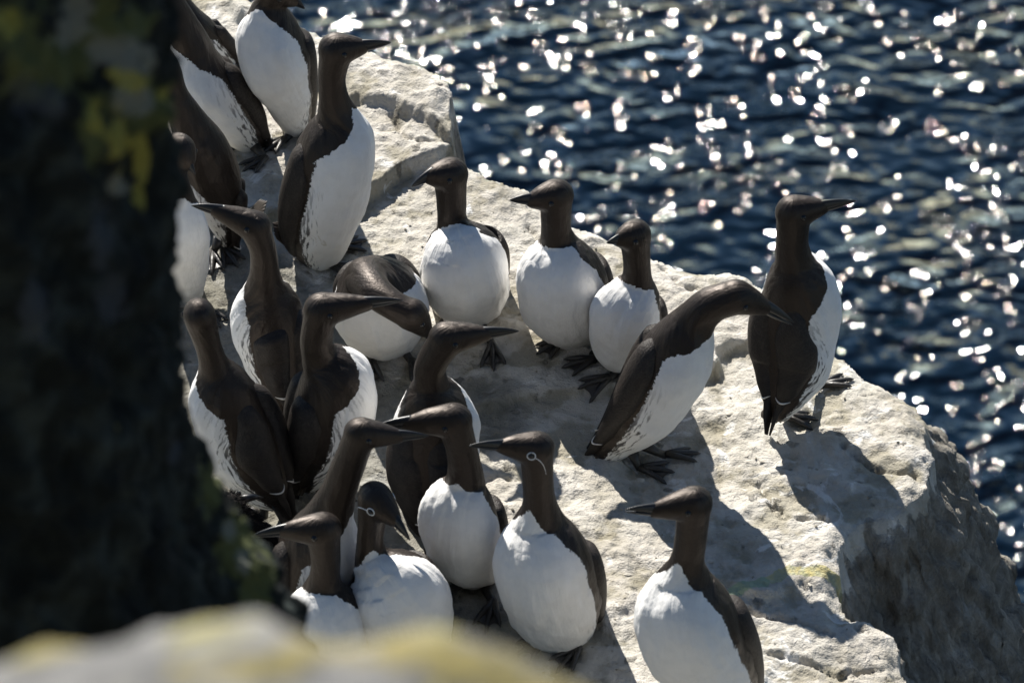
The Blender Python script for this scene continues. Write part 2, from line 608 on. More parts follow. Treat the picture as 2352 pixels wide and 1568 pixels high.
def ground_at(px, py):
    p = at_z(px, py, 0)
    for _ in range(3):
        p = at_z(px, py, ground(p.x, p.y))
    return p

def axis(segs):
    out = []
    for a, b, s in segs:
        out.append(np.arange(a, b, s))
    out.append([segs[-1][1]])
    return np.concatenate(out)

gx = axis([(-3.0, -1.0, .08), (-1.0, -.62, .02), (-.62, 1.05, .0034), (1.05, 2.2, .03), (2.2, 5.0, .2)])
gy = axis([(-3.2, -1.2, .08), (-1.2, -.80, .02), (-.80, 1.05, .0036), (1.05, 2.0, .04)])
GX, GY = np.meshgrid(gx, gy, indexing='ij')
P = np.column_stack([GX.ravel(), GY.ravel()])
P3 = np.column_stack([P, np.zeros(len(P))])
sdist = poly_sd(P, OUTW) + .012 * fbm(P3, 9, 4, .55, off=9)
topz = ledge_z(P)
out = np.maximum(0, -sdist)
# a rounded lip, then the cliff
lip = np.where(sdist > -.0, -.012 * smooth(.03, 0.0, sdist), -.012)
steep = 2.55 + 4.0 * smooth(.55, .38, P[:, 0]) + .9 * fbm(P3, 2.2, 2, .5, off=22)
drop = steep * out
step = .020 * fbm(P3, 6, 3, .5, ridged=True)
Z = topz + lip - drop - np.where(out > 0, step, 0)
Z = np.maximum(Z, -9)
V = np.column_stack([P, Z])
# roughen the side along its outward direction
sidef = smooth(0.0, .03, out)
gyy = np.gradient(sdist.reshape(GX.shape), gx, axis=0).ravel()
gyx = np.gradient(sdist.reshape(GX.shape), gy, axis=1).ravel()
nn = np.column_stack([-gyy, -gyx, np.full(len(P), .35)])
nn /= np.linalg.norm(nn, axis=1)[:, None]
amp = .030 * fbm(V * np.array([1, 1, .6]), 7, 5, .55, ridged=False, off=5) + .012 * fbm(V, 30, 3, .55) + .020 * fbm(V * np.array([1.5, 1.0, .35]) + V[:, [2, 0, 1]] * .3, 15, 3, .55, ridged=True)
amp *= .12 + .88 * smooth(.40, .60, P[:, 0])
V += nn * (amp * sidef)[:, None]
me = mesh_np("rock_ledge", V, grid_faces(len(gx), len(gy))[:, ::-1])
hz = 0.5 - 9.0 * (fbm(P3, 12, 4, .55) * .0075 - .006 * np.maximum(0, fbm(P3, 7, 3, .5, off=40) - .25) * 2) / .02
for S in (SLAB_A, SLAB_C):
    sdv = poly_sd(P, S)
    hz += 3.0 * smooth(-.030, -.004, sdv) * smooth(.004, -.002, sdv)
float_attr(me, "hollow", np.clip(hz * .35, 0, 1.3) * (1 - sidef))
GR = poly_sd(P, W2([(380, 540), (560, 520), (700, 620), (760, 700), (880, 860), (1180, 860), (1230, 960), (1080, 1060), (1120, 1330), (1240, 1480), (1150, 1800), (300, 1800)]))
float_attr(me, "crowd_dark", smooth(-.05, .05, GR))
float_attr(me, "side", smooth(-.004, .022, out + .010 * fbm(P3, 30, 3, .5)))
def blob(pts, rad):
    d = np.full(len(P), 1e9)
    for i in range(len(pts) - 1):
        a, b = W2([pts[i]])[0], W2([pts[i + 1]])[0]
        ab = b - a
        t = np.clip(((P - a) @ ab) / (ab @ ab), 0, 1)
        d = np.minimum(d, np.linalg.norm(P - a - t[:, None] * ab, axis=1))
    return smooth(rad, rad * .3, d)
float_attr(me, "lichen", blob([(1775, 1305), (1810, 1288), (1880, 1292), (1925, 1300)], .016))
float_attr(me, "green", blob([(1630, 1340), (1690, 1325), (1755, 1312)], .016))
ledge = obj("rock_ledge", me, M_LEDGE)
ledge["kind"] = "structure"

# ------------------------------------------------------------------ the sea far below
SEA_Z = -34.0
c0 = at_z(PW / 2, PH / 2, SEA_Z)
def stretch(n, near, far):
    u = np.linspace(-1, 1, n)
    return np.sign(u) * (near * np.abs(u) + far * np.abs(u) ** 9)
sx = c0.x + stretch(420, 22, 5000)
sy = c0.y + stretch(420, 26, 7000)
SX, SY = np.meshgrid(sx, sy, indexing='ij')
SP = np.column_stack([SX.ravel(), SY.ravel(), np.zeros(SX.size)])
fade = smooth(60, 30, np.hypot(SP[:, 0] - c0.x, SP[:, 1] - c0.y))
ca, sa = math.cos(R(-24)), math.sin(R(-24))
Q = np.column_stack([(SP[:, 0] * ca - SP[:, 1] * sa) * .6, SP[:, 0] * sa + SP[:, 1] * ca, SP[:, 2]])
SP[:, 2] = SEA_Z + fade * (.16 * fbm(Q, .22, 2, .5) + .07 * fbm(Q, .62, 2, .5, off=7))
sea = obj("sea", mesh_np("sea", SP, grid_faces(len(sx), len(sy))[:, ::-1]), M_SEA)
sea["kind"] = "structure"

# ------------------------------------------------------------------ the dark rock at the left, close to the camera
TY = -2.36
prof = [(335, -400), (345, -40), (372, 80), (386, 300), (400, 560), (416, 800), (425, 1000), (438, 1110), (488, 1230), (556, 1355), (615, 1440), (740, 1600), (900, 1900)]
pz = [at_y(x, y, TY) for x, y in prof]
zs = np.array([p.z for p in pz])[::-1]
xs = np.array([p.x for p in pz])[::-1]
tz = axis([(-1.6, .9, .06), (.9, 2.20, .0042)])
ta = np.concatenate([np.linspace(-2.4, 0.5, 330), np.linspace(0.5, 2 * math.pi - 2.4, 60)[1:-1]])
xr = np.interp(tz, zs, xs)
TZ, TA = np.meshgrid(tz, ta, indexing='ij')
XR = np.repeat(xr[:, None], len(ta), 1)
rx, ry = .40, .34
lean = .10 * (TZ - 1.6)                     # leans back towards the top
TVx = XR - .010 - rx + rx * np.cos(TA)
TVy = TY + lean + ry * np.sin(TA)
TV = np.column_stack([TVx.ravel(), TVy.ravel(), TZ.ravel()])
nrm = np.column_stack([np.cos(TA).ravel(), np.sin(TA).ravel(), np.zeros(TA.size)])
d = .026 * fbm(TV * np.array([1, 1, .6]), 12, 5, .55, ridged=True, off=31) + .010 * fbm(TV, 34, 4, .55, off=2)
TV += nrm * (d - .012)[:, None]
TF = grid_faces(len(tz), len(ta), True)
cap = len(TV)
TV = np.vstack([TV, [[xr[-1] - rx, TY, tz[-1] + .03]]])
last = (len(tz) - 1) * len(ta)
capf = np.array([[last + j, last + (j + 1) % len(ta), cap, cap] for j in range(len(ta))])
Vt = [tuple(v) for v in TV]
me = mesh_np("dark_rock_pillar", TV, TF)
def project(V):
    d = V - np.array(CAM[:])
    z = d @ np.array(FWD[:])
    k = LENS / 36.0 * PW
    return PW / 2 + d[:, 0] / z * k, PH / 2 - (d @ np.array(UP[:])) / z * k
tx, ty = project(TV)
CRUST = {"grey": [(282, 128, 55, 42), (305, 228, 35, 34), (180, 20, 32, 40), (158, 72, 25, 28), (300, 150, 45, 28), (272, 425, 22, 16), (560, 1290, 16, 26), (525, 1215, 12, 22)],
         "yellow": [(268, 320, 17, 50), (325, 370, 16, 52), (322, 448, 14, 20), (218, 275, 12, 30), (370, 215, 14, 16), (300, 186, 34, 18), (22, 55, 26, 34), (255, 165, 22, 12)],
         "olive": [(300, 60, 60, 36), (215, 300, 26, 70), (240, 60, 40, 60), (20, 60, 60, 70), (590, 1345, 34, 60), (545, 1260, 34, 70), (330, 240, 60, 60), (150, 150, 50, 60), (480, 1130, 22, 50), (60, 160, 50, 60)],
         "blue_grey": [(232, 560, 26, 70), (255, 680, 30, 60), (85, 720, 26, 60), (60, 225, 30, 45), (400, 1040, 12, 30), (120, 240, 26, 40)]}
for nm, bl in CRUST.items():
    val = np.zeros(len(TV))
    for (cx_, cy_, ax_, ay_) in bl:
        val = np.maximum(val, np.clip(1.15 - .55 * np.sqrt(((tx - cx_) / ax_) ** 2 + ((ty - cy_) / ay_) ** 2), 0, 1))
    float_attr(me, nm, val)
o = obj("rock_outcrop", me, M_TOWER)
o["label"] = "tall dark shaded rock face with blurred yellow and grey lichen filling the left side"
o["category"] = "rock"

# ------------------------------------------------------------------ the pale rock at the bottom, right under the camera
FY = -3.52
fprof = [(-900, 1700), (-200, 1570), (0, 1522), (140, 1482), (250, 1452), (380, 1412), (480, 1402), (560, 1408), (640, 1436), (720, 1452), (800, 1450),
         (900, 1444), (1010, 1448), (1100, 1490), (1180, 1535), (1260, 1570), (1340, 1610), (1500, 1690), (1900, 1900), (2600, 2500)]
fp = [at_y(x, y, FY) for x, y in fprof]
fx = axis([(-1.0, -.2, .04), (-.2, .25, .0022), (.25, 1.0, .04)])
fv = axis([(-.9, -.12, .03), (-.12, .04, .0024), (.04, .10, .006), (.10, 3.0, .06)])
FX, FV = np.meshgrid(fx, fv, indexing='ij')
top = np.interp(FX, [p.x for p in fp], [p.z for p in fp])
# v<0: towards the camera (gently down), v>0: over the brow and steeply down
Yf = FY + np.where(FV < .06, FV, .06 + (FV - .06) * .12)
Zf = top - .029 - np.where(FV < 0, .25 * FV ** 2, 8.0 * np.minimum(FV, .06) ** 2) - np.maximum(0, FV - .06) * .99
FP = np.column_stack([FX.ravel(), Yf.ravel(), Zf.ravel()])
FP[:, 2] += .007 * fbm(FP, 12, 4, .5, off=4)
FP[:, 1] += .010 * fbm(FP, 20, 3, .5, off=14)
brow = mesh_np("pale_rock_brow", FP, grid_faces(len(fx), len(fv))[:, ::-1])
qx, qy = project(FP)
val = np.zeros(len(FP))
for (cx_, cy_, ax_, ay_) in [(470, 1412, 60, 16), (20, 1490, 70, 24), (150, 1480, 50, 14), (760, 1480, 90, 26), (930, 1482, 130, 34), (1080, 1525, 110, 44), (1200, 1580, 90, 40), (520, 1545, 110, 20), (640, 1530, 70, 26), (1330, 1600, 90, 40)]:
    val = np.maximum(val, np.clip(1.15 - .55 * np.sqrt(((qx - cx_) / ax_) ** 2 + ((qy - cy_) / ay_) ** 2), 0, 1))
float_attr(brow, "yellow", np.where((FP - np.array(CAM[:])) @ np.array(FWD[:]) > .2, val, 0))
o = obj("rock_brow", brow, M_FORE)
o["label"] = "pale blurred rock crusted with yellow lichen along the bottom edge of the view"
o["category"] = "rock"

# ------------------------------------------------------------------ guillemots
def ico(sub):
    import bmesh
    bm = bmesh.new()
    bmesh.ops.create_icosphere(bm, subdivisions=sub, radius=1)
    V = np.array([v.co[:] for v in bm.verts])
    F = np.array([[v.index for v in f.verts] for f in bm.faces])
    bm.free()
    return V, F
ICO_V, ICO_F = ico(3)

def catmull(pts, n):
    """pts (k,d) -> (n,d), with parameter 0..k-1"""
    pts = np.asarray(pts, float)
    k = len(pts)
    T = np.linspace(0, k - 1, n)
    pad = np.vstack([2 * pts[0] - pts[1], pts, 2 * pts[-1] - pts[-2]])
    out = np.zeros((n, pts.shape[1]))
    for q, t in enumerate(T):
        i = min(int(t), k - 2)
        f = t - i
        a, b, c, d = pad[i], pad[i + 1], pad[i + 2], pad[i + 3]
        out[q] = .5 * ((2 * b) + (c - a) * f + (2 * a - 5 * b + 4 * c - d) * f * f + (3 * b - a - 3 * c + d) * f ** 3)
    return out, T

def skin(centres, radii, mats, voxel, iters):
    """union of ellipsoids -> one smooth continuous mesh"""
    n = len(centres)
    V = np.concatenate([(ICO_V * r) @ M.T + c for c, r, M in zip(centres, radii, mats)])
    F = np.concatenate([ICO_F + k * len(ICO_V) for k in range(n)])
    me = mesh_np("tmp", V, F)
    o = bpy.data.objects.new("tmp", me)
    COL.objects.link(o)
    md = o.modifiers.new("r", 'REMESH')
    md.mode = 'VOXEL'
    md.voxel_size = voxel
    md.use_smooth_shade = True
    sm = o.modifiers.new("s", 'SMOOTH')
    sm.factor = .5
    sm.iterations = iters
    dg = bpy.context.evaluated_depsgraph_get()
    res = bpy.data.meshes.new_from_object(o.evaluated_get(dg))
    bpy.data.objects.remove(o)
    bpy.data.meshes.remove(me)
    return res

def foot_parts(heel, direction, size=.046):
    """a webbed foot: three ridged toes with claws, and the web between; heel at the origin side"""
    dx = Vector((math.cos(direction), math.sin(direction), 0))
    sx_ = Vector((-dx.y, dx.x, 0))
    tips = []
    toes = []
    for a, l in ((-.42, .90), (0.02, 1.0), (.46, .86)):
        tip = heel + (dx * math.cos(a) + sx_ * math.sin(a)) * size * l
        tip.z = ground(tip.x, tip.y) + .004
        tips.append(tip)
        mid = heel.lerp(tip, .5) + Vector((0, 0, .0045))
        q = heel.lerp(tip, .85) + Vector((0, 0, .002))
        toes.append(tube([heel + Vector((0, 0, .006)), mid, q, tip, tip + (tip - heel).normalized() * .006 + Vector((0, 0, -.002))],
                         [.0058, .0045, .0036, .0032, .0006], 7))
    V, F = [], []
    n = 6
    for s in range(2):
        a, b = tips[s], tips[s + 1]
        o0 = len(V)
        for i in range(n + 1):
            f = i / n
            for j in range(n + 1):
                g = j / n
                e = a.lerp(b, g)
                e = e + (heel - e) * (.12 * math.sin(math.pi * g))
                p = heel.lerp(e, f)
                p = Vector((p.x, p.y, p.z - .002 * math.sin(math.pi * g) * f + .003))
                V.append(p)
        for i in range(n):
            for j in range(n):
                k = o0 + i * (n + 1) + j
                F.append((k, k + 1, k + n + 2, k + n + 1))
    top = len(V)
    V += [v - Vector((0, 0, .0022)) for v in V]
    F += [tuple(reversed([i + top for i in f])) for f in F]
    return join(toes), (V, F)

BIRDS = []

def guillemot(name_label, st, head, bill, tip, phi, base, lean=.05, ts=2.6, tw=4.0, tail=None, feet=None, bridled=False,
              head_dy=0.0, tip_dy=0.0, bill_dy=None, wing_open=0.0, dys=None, thb=(96, 116), gape=0.0, wing_ts=None, nowing=False, soil=.15):
    h = Vector((math.cos(R(phi)), math.sin(R(phi)), 0))
    bp = ground_at(*base)
    y0 = bp.y
    k = len(st)
    # lateral placement of the spine: the tail lies behind, the breast in front
    prof_l = np.interp(np.arange(k), [0, 1, 2, 3, 4, k - 1 if k > 5 else 5], [-1.3, -.8, -.1, .35, .3, .2])
    C, RR = [], []
    for i, s in enumerate(st):
        dy = (dys[i] if dys else prof_l[i] * lean * math.sin(R(phi)))
        p = at_y(s[0], s[1], y0 + dy)
        C.append(p)
        RR.append(s[2] * m_per_px(p))
    lastdy = dys[-1] if dys else prof_l[-1] * lean * math.sin(R(phi))
    hp = at_y(head[0], head[1], y0 + lastdy + head_dy)
    hr = head[2] * m_per_px(hp) * 1.07
    if bill_dy is None:
        bill_dy = head_dy + tip_dy * .5
    bb = at_y(bill[0], bill[1], y0 + lastdy + bill_dy)
    br = bill[2] * m_per_px(bb) * 1.28
    tp = at_y(tip[0], tip[1], y0 + lastdy + head_dy + tip_dy)
    keep = [i for i in range(k)]
    data = np.array([[*C[i], RR[i]] for i in keep] + [[*hp, hr * .92]])
    S, T = catmull(data, 90)
    origin = Vector((bp.x, bp.y, bp.z))
    # ellipsoid chain
    cen, rad, mats = [], [], []
    I3 = np.eye(3)
    for q in range(len(S)):
        cen.append(S[q, :3]); rad.append(max(.004, S[q, 3])); mats.append(I3)
    # head: narrower from side to side, drawn out towards the bill
    f = (bb - hp).normalized()
    upw = Vector((0, 0, 1))
    side = f.cross(upw)
    if side.length < .1:
        side = f.cross(h)
    side.normalize()
    upv = side.cross(f).normalized()
    B = np.array([f[:], side[:], upv[:]]).T
    nh = 20
    for q in range(nh + 1):
        u = q / nh
        c = hp.lerp(bb, u) + upv * (.10 * hr * math.sin(math.pi * min(1, u * 1.1)) * .4)
        r = br + (hr - br) * (1 - u) ** .92
        lat = .90 if u < .5 else .90 - (u - .5) * .35
        cen.append(np.array(c[:])); rad.append(r); mats.append(B @ np.diag([1, lat, 1]) @ B.T)
    me = skin(cen, rad, mats, .0034, 5)
    me.name = "guillemot_body"
    nv = len(me.vertices)
    co = np.zeros(nv * 3)
    me.vertices.foreach_get("co", co)
    co = co.reshape(-1, 3)
    # pattern: nearest spine station
    Sc, Sr = S[:, :3], S[:, 3]
    D = np.linalg.norm(co[:, None, :] - Sc[None], axis=2) - Sr[None]
    idx = D.argmin(1)
    tang = np.gradient(Sc, axis=0)
    tang /= np.linalg.norm(tang, axis=1)[:, None]
    h2 = np.array([h.x * .85, h.y * .85, -.5])
    Vn = h2[None] - (tang @ h2)[:, None] * tang
    Vn /= np.linalg.norm(Vn, axis=1)[:, None]
    Wn = np.cross(tang, Vn)
    arc = np.concatenate([[0], np.cumsum(np.linalg.norm(np.diff(Sc, axis=0), axis=1))])
    rel = co - Sc[idx]
    th = np.arctan2((rel * Wn[idx]).sum(1), (rel * Vn[idx]).sum(1))
    t = T[idx] + (rel * tang[idx]).sum(1) / (np.gradient(arc)[idx] + 1e-6) * (T[1] - T[0]) * .6
    def theta_b(t):
        lo, hi = R(thb[0]), R(thb[1])
        a = lo + (hi - lo) * np.clip(t / ts, 0, 1)
        b_ = hi * np.clip((tw - t) / (tw - ts), 0, 1) ** .72
        return np.where(t < ts, a, b_)
    Rr = Sr[idx]
    seg = np.interp(t, T, np.gradient(arc, T))
    mask = np.minimum((theta_b(t) - np.abs(th)) * Rr, (tw - t) * np.maximum(seg, .03))
    dh = np.linalg.norm(co - np.array(hp[:]), axis=1)
    mask = np.where(dh < hr * 1.25, -.02, mask)
    mask = np.clip(mask, -.06, .06)
    # soft unevenness of the plumage and the full shoulders of the breast
    nos = np.zeros(len(co) * 3)
    me.vertices.foreach_get("normal", nos)
    nos = nos.reshape(-1, 3)
    bodyw = smooth(1.5, 2.2, dh / hr) * smooth(.006, .02, Rr - .012)
    q_ = co + len(BIRDS) * 3.7
    push = .0034 * fbm(q_, 11, 2, .4) + .0006 * fbm(q_, 45, 2, .5)
    push += .0050 * np.exp(-((np.abs(th) - R(62)) / R(26)) ** 2) * np.exp(-((t - ts) / .8) ** 2)
    push -= .0035 * np.exp(-(np.abs(th) / R(16)) ** 2) * np.exp(-((t - ts - .1) / .7) ** 2)
    fold = np.column_stack([np.interp(t, T, arc) * 16, th * Rr * 46, np.full(len(th), len(BIRDS) * 5.3)])
    push += .0022 * fbm(fold, 1.0, 3, .5) * smooth(R(150), R(120), np.abs(th))
    co = co + nos * (push * bodyw)[:, None]
    float_attr(me, "soil", np.full(len(co), soil))
    me.vertices.foreach_set("co", co.ravel())
    me.update()
    float_attr(me, "mask", mask)
    float_attr(me, "along", np.interp(t, T, arc))
    float_attr(me, "around", np.abs(th) * Rr)
    root = obj("guillemot", me, M_PLUM)
    bvh = BVHTree.FromPolygons([Vector(v) for v in co], [tuple(p.vertices) for p in me.polygons])
    root["label"] = name_label
    root["category"] = "seabird"
    root["group"] = "guillemots crowded on the rock ledge"
    # ---- bill
    L_ = (tp - bb)
    ln = L_.length
    bd = L_.normalized()
    bs = bd.cross(upv)
    bs.normalize()
    bu = bs.cross(bd).normalized()
    rb = br * .98
    def mandible(sign, vr, start):
        V, F = [], []
        nr, ns = 12, 10
        for i in range(nr + 1):
            u = i / nr
            c = bb - bd * .010 + bd * (ln + .010) * u
            # the upper ridge curves down to the tip
            hgt = rb * vr * (1 - u ** 2.0) ** .9 + .0004
            wid = rb * .60 * (1 - u ** 1.3) + .0004
            c = c + bu * sign * gape * u * ln * .5 - bu * (.012 * ln * math.sin(math.pi * u)) * 0
            for j in range(ns):
                a = math.pi * j / (ns - 1)
                V.append(c + bs * math.cos(a) * wid + bu * sign * math.sin(a) * hgt + bu * (.0004 * sign))
        for i in range(nr):
            for j in range(ns):
                j2 = (j + 1) % ns
                F.append((i * ns + j, i * ns + j2, (i + 1) * ns + j2, (i + 1) * ns + j))
        F.append(tuple(range(ns)))
        return V, F
    bo = obj("bill", mesh_mixed("bill", *mandible(1, 1.0, 0)), M_BILL, root)
    obj("lower_mandible", mesh_mixed("lower_mandible", *mandible(-1, .62, 0)), M_BILL, bo)
    # ---- eyes
    for sgn in (1, -1):
        e0 = hp + f * hr * .48 + upv * hr * .10 + side * sgn * hr * 3
        hit = bvh.ray_cast(e0, -side * sgn, hr * 6)
        if hit[0] is None:
            continue
        ep, en = hit[0], hit[1]
        Ve = ICO_V[:, :] * .0046
        eye = mesh_np("eye", Ve + np.array((ep - side * sgn * .0014)[:]), ICO_F)
        eo = obj("eye", eye, M_EYE, root)
        if bridled:
            ring = []
            ax1, ax2 = f, upv
            for q in range(25):
                a = 2 * math.pi * q / 24
                p0 = ep + (ax1 * math.cos(a) + ax2 * math.sin(a)) * .0056
                p0 = bvh.find_nearest(p0)[0] + side * sgn * .0006
                ring.append(p0)
            rv = tube(ring, [.0008] * 25, 6, cap=False)
            line = []
            for q in range(14):
                u = q / 13
                p0 = ep - f * (.0066 + .021 * u) - upv * (.002 + .026 * u ** 1.8)
                p0 = bvh.find_nearest(p0)[0] + side * sgn * .0003
                line.append(p0)
            lv = tube(line, [.0007 - .0004 * i / 13 for i in range(14)], 6)
            obj("bridle", mesh_mixed("bridle", *join([rv, lv])), M_RING, root)
    # ---- wings
    def spine(t):
        if t < 0:
            i0 = 0
            c = Sc[0] + tang[0] * t * .06
            return c, tang[0], Vn[0], Wn[0], max(.5, 1 + t * .35) * Sr[0]
        c = np.array([np.interp(t, T, Sc[:, a]) for a in range(3)])
        q = int(np.clip(np.searchsorted(T, t), 0, len(T) - 1))
        return c, tang[q], Vn[q], Wn[q], float(np.interp(t, T, Sr))
    w_hi = wing_ts if wing_ts else (min(ts + .35, 3.25) if dys else ts + .35)
    w_lo = -.70
    nu, nw = 34, 13
    for sgn in ((1, -1) if not nowing else ()):
        outer = np.zeros((nu, nw, 3)); al = np.zeros((nu, nw)); arr = np.zeros((nu, nw)); inner = np.zeros((nu, nw, 3))
        for i in range(nu):
            u = i / (nu - 1)
            t_ = w_hi + (w_lo - w_hi) * u
            c, Tn, Vv, Ww, rr = spine(t_)
            # leading and trailing edges (degrees from the belly line)
            le = np.interp(u, [0, .06, .2, .45, .7, .85, 1.0], [150, 132, 113, 108, 118, 138, 162]) - wing_open
            tr = np.interp(u, [0, .06, .2, .5, .75, 1.0], [162, 170, 177, 178, 177, 170])
            for j in range(nw):
                g = j / (nw - 1)
                ang = R(le + (tr - le) * g)
                puff = math.sin(math.pi * g) ** .45 if 0 < g < 1 else 0
                off = -.005 + .0165 * puff * min(1, u * 9 + .15) * (1 if u < .9 else (1 - u) * 10 * .6 + .4)
                d_ = Vv * math.cos(ang) + Ww * math.sin(ang) * sgn
                outer[i, j] = c + d_ * (rr + off)
                inner[i, j] = c + d_ * (rr - .009 if t_ > 0 else rr - .004)
                al[i, j] = (1 - u) * .30
                arr[i, j] = ang * rr
        Vw = np.concatenate([outer.reshape(-1, 3), inner.reshape(-1, 3)])
        Fo = grid_faces(nu, nw)
        Fi = Fo[:, ::-1] + nu * nw
        n0 = nu * nw
        rim = []
        for i in range(nu - 1):
            for j in (0, nw - 1):
                a, b2 = i * nw + j, (i + 1) * nw + j
                rim.append((a, b2, b2 + n0, a + n0))
        for j in range(nw - 1):
            for i in (0, nu - 1):
                a, b2 = i * nw + j, i * nw + j + 1
                rim.append((a, b2, b2 + n0, a + n0))
        mw = mesh_np("wing", Vw, np.concatenate([Fo, Fi, np.array(rim)]))
        float_attr(mw, "along", np.concatenate([al.ravel(), al.ravel()]))
        float_attr(mw, "around", np.concatenate([arr.ravel(), arr.ravel()]))
        wo = obj("wing", mw, M_WING, root)
        # thin white edge of the secondaries
        pts = []
        for j in range(1, nw - 1):
            fi = nu * .72 + 2.2 * math.sin(math.pi * j / (nw - 1))
            ii = int(fi)
            p_ = outer[ii, j] + (outer[ii + 1, j] - outer[ii, j]) * (fi - ii)
            c, Tn, Vv, Ww, rr = spine(w_hi + (w_lo - w_hi) * ii / (nu - 1))
            dd = p_ - c
            pts.append(Vector(p_ + dd / np.linalg.norm(dd) * .0006))
        obj("wing_bar", mesh_mixed("wing_bar", *tube(pts, [.0004 + .0011 * math.sin(math.pi * q / (len(pts) - 1)) for q in range(len(pts))], 6)), M_BAR, wo)
    # ---- tail: short overlapping feathers
    c, Tn, Vv, Ww, rr = spine(0)
    t0 = Vector(c)
    if tail:
        te = at_y(tail[0], tail[1], y0 + (tail[2] if len(tail) > 2 else (dys[0] if dys else -1.5 * lean * math.sin(R(phi)))))
    else:
        te = t0 - Vector(Tn) * (.045 + rr * .7) - Vector(Vv) * .012
    gz = ground(te.x, te.y) + .004
    te.z = max(te.z, gz)
    td = (te - t0)
    parts = []
    for q in range(7):
        s_ = (q - 3) / 3
        root_p = t0 - Vector(Vv) * rr * .35 + Vector(Ww) * s_ * rr * .55
        tip_p = te + Vector(Ww) * s_ * .016 - td.normalized() * abs(s_) * .012
        parts.append(tube([root_p, root_p.lerp(tip_p, .5), root_p.lerp(tip_p, .9), tip_p], [.008, .0075, .0055, .001], 8, flat=(tuple(Vv), .3)))
    obj("tail", mesh_mixed("tail", *join(parts)), M_TAIL, root)
    # ---- legs and feet
    if feet is None:
        fx_ = []
        sv = Vector((-h.y, h.x, 0))
        for sgn in (1, -1):
            p = origin + sv * sgn * .030 + h * .0
            fx_.append((p, R(phi) + sgn * .25))
    else:
        fx_ = [(ground_at(a, b_), R(d_)) for a, b_, d_ in feet]
    body_low = Vector(np.interp(.9, T, Sc[:, 0]) * np.array([1, 0, 0]) + np.interp(.9, T, Sc[:, 1]) * np.array([0, 1, 0]) + np.interp(.9, T, Sc[:, 2]) * np.array([0, 0, 1]))
    for p, dr in fx_:
        heel = Vector((p.x, p.y, ground(p.x, p.y) + .004))
        ankle_top = heel.lerp(body_low, .55)
        if (body_low - heel).length > .10:
            ankle_top = heel + (body_low - heel).normalized() * min(.09, (body_low - heel).length * .7)
        leg = obj("leg", mesh_mixed("leg", *tube([heel + Vector((0, 0, .003)), heel.lerp(ankle_top, .5), ankle_top], [.0055, .0068, .010], 9)), M_FOOT, root)
        toes, web = foot_parts(heel, dr)
        ft = obj("foot", mesh_mixed("foot", *toes), M_FOOT, leg)
        wb = obj("web", mesh_mixed("web", *web), M_WEB, leg)
    # object origins at the feet
    zmin = co[:, 2].min() - origin.z
    for o_ in [root] + [c_ for c_ in root.children_recursive]:
        o_.data.transform(Matrix.Translation(-origin))
    root.location = origin
    print("BIRD", len(BIRDS), [round(x, 3) for x in origin], "zmin rel", round(zmin, 3), "height", round(co[:, 2].max() - origin.z, 3), "bill", round(ln, 3))
    BIRDS.append(root)
    return root

G = guillemot
# top left
G("guillemot leaning left beside the dark rock, topmost of the birds there, streaked white belly",
  [(587, 336, 26), (560, 303, 44), (531, 262, 62), (482, 205, 72), (447, 145, 62), (428, 95, 50), (404, 42, 40), (385, 5, 38)],
  (362, -20, 40), (325, 5, 13), (285, 30), -150, (592, 352), ts=3.4, tw=5.6, tail=(622, 318, .02))
G("guillemot showing only dark back and tail tip behind the topmost bird at the rock",
  [(553, 152, 12), (528, 136, 24), (495, 108, 34), (455, 70, 40), (430, 40, 34), (415, 15, 28)],
  (400, -5, 30), (375, 0, 11), (345, 10), -150, (560, 172), ts=2.5, tw=3.6, tail=(598, 128))
G("guillemot with head cut by the top edge, bill tip over water, long white belly",
  [(684, 318, 20), (678, 280, 36), (662, 222, 57), (637, 150, 79), (620, 92, 76), (616, 45, 52), (617, 12, 34)],
  (628, -22, 38), (674, 2, 13), (700, 21), -118, (690, 338), ts=3.9, tw=5.8, lean=.07, tip_dy=-.01, thb=(82, 100))
G("tallest upright guillemot, white breast in profile, bill pointing right over the bright sea",
  [(735, 588, 38), (733, 550, 66), (738, 500, 86), (755, 430, 96), (776, 345, 88), (782, 290, 58), (768, 235, 38), (762, 180, 33)],
  (772, 115, 40), (832, 108, 15), (898, 98), -14, (765, 615), ts=4.0, tw=5.6, thb=(98, 112), tail=(626, 512, .0),
  feet=[(775, 578, 18), (762, 622, -20)])
G("guillemot with head behind the dark rock, brown wing and ragged tail over shaded ledge",
  [(520, 556, 16), (514, 510, 34), (500, 440, 58), (474, 368, 64), (442, 300, 50), (404, 220, 31), (386, 160, 30)],
  (352, 112, 34), (312, 122, 12), (268, 132), -172, (520, 585), ts=1.8, tw=3.2, tail=(614, 462, .0), thb=(84, 96),
  feet=[(512, 575, -60), (490, 590, -90)])
G("guillemot half hidden by the dark rock, face turned down above a plain white breast",
  [(425, 700, 30), (420, 660, 48), (418, 590, 64), (413, 525, 62), (405, 470, 44), (400, 425, 36), (398, 385, 34)],
  (411, 345, 40), (431, 374, 15), (449, 401), -75, (428, 722), ts=3.1, tw=4.7, tip_dy=-.03, lean=.06)
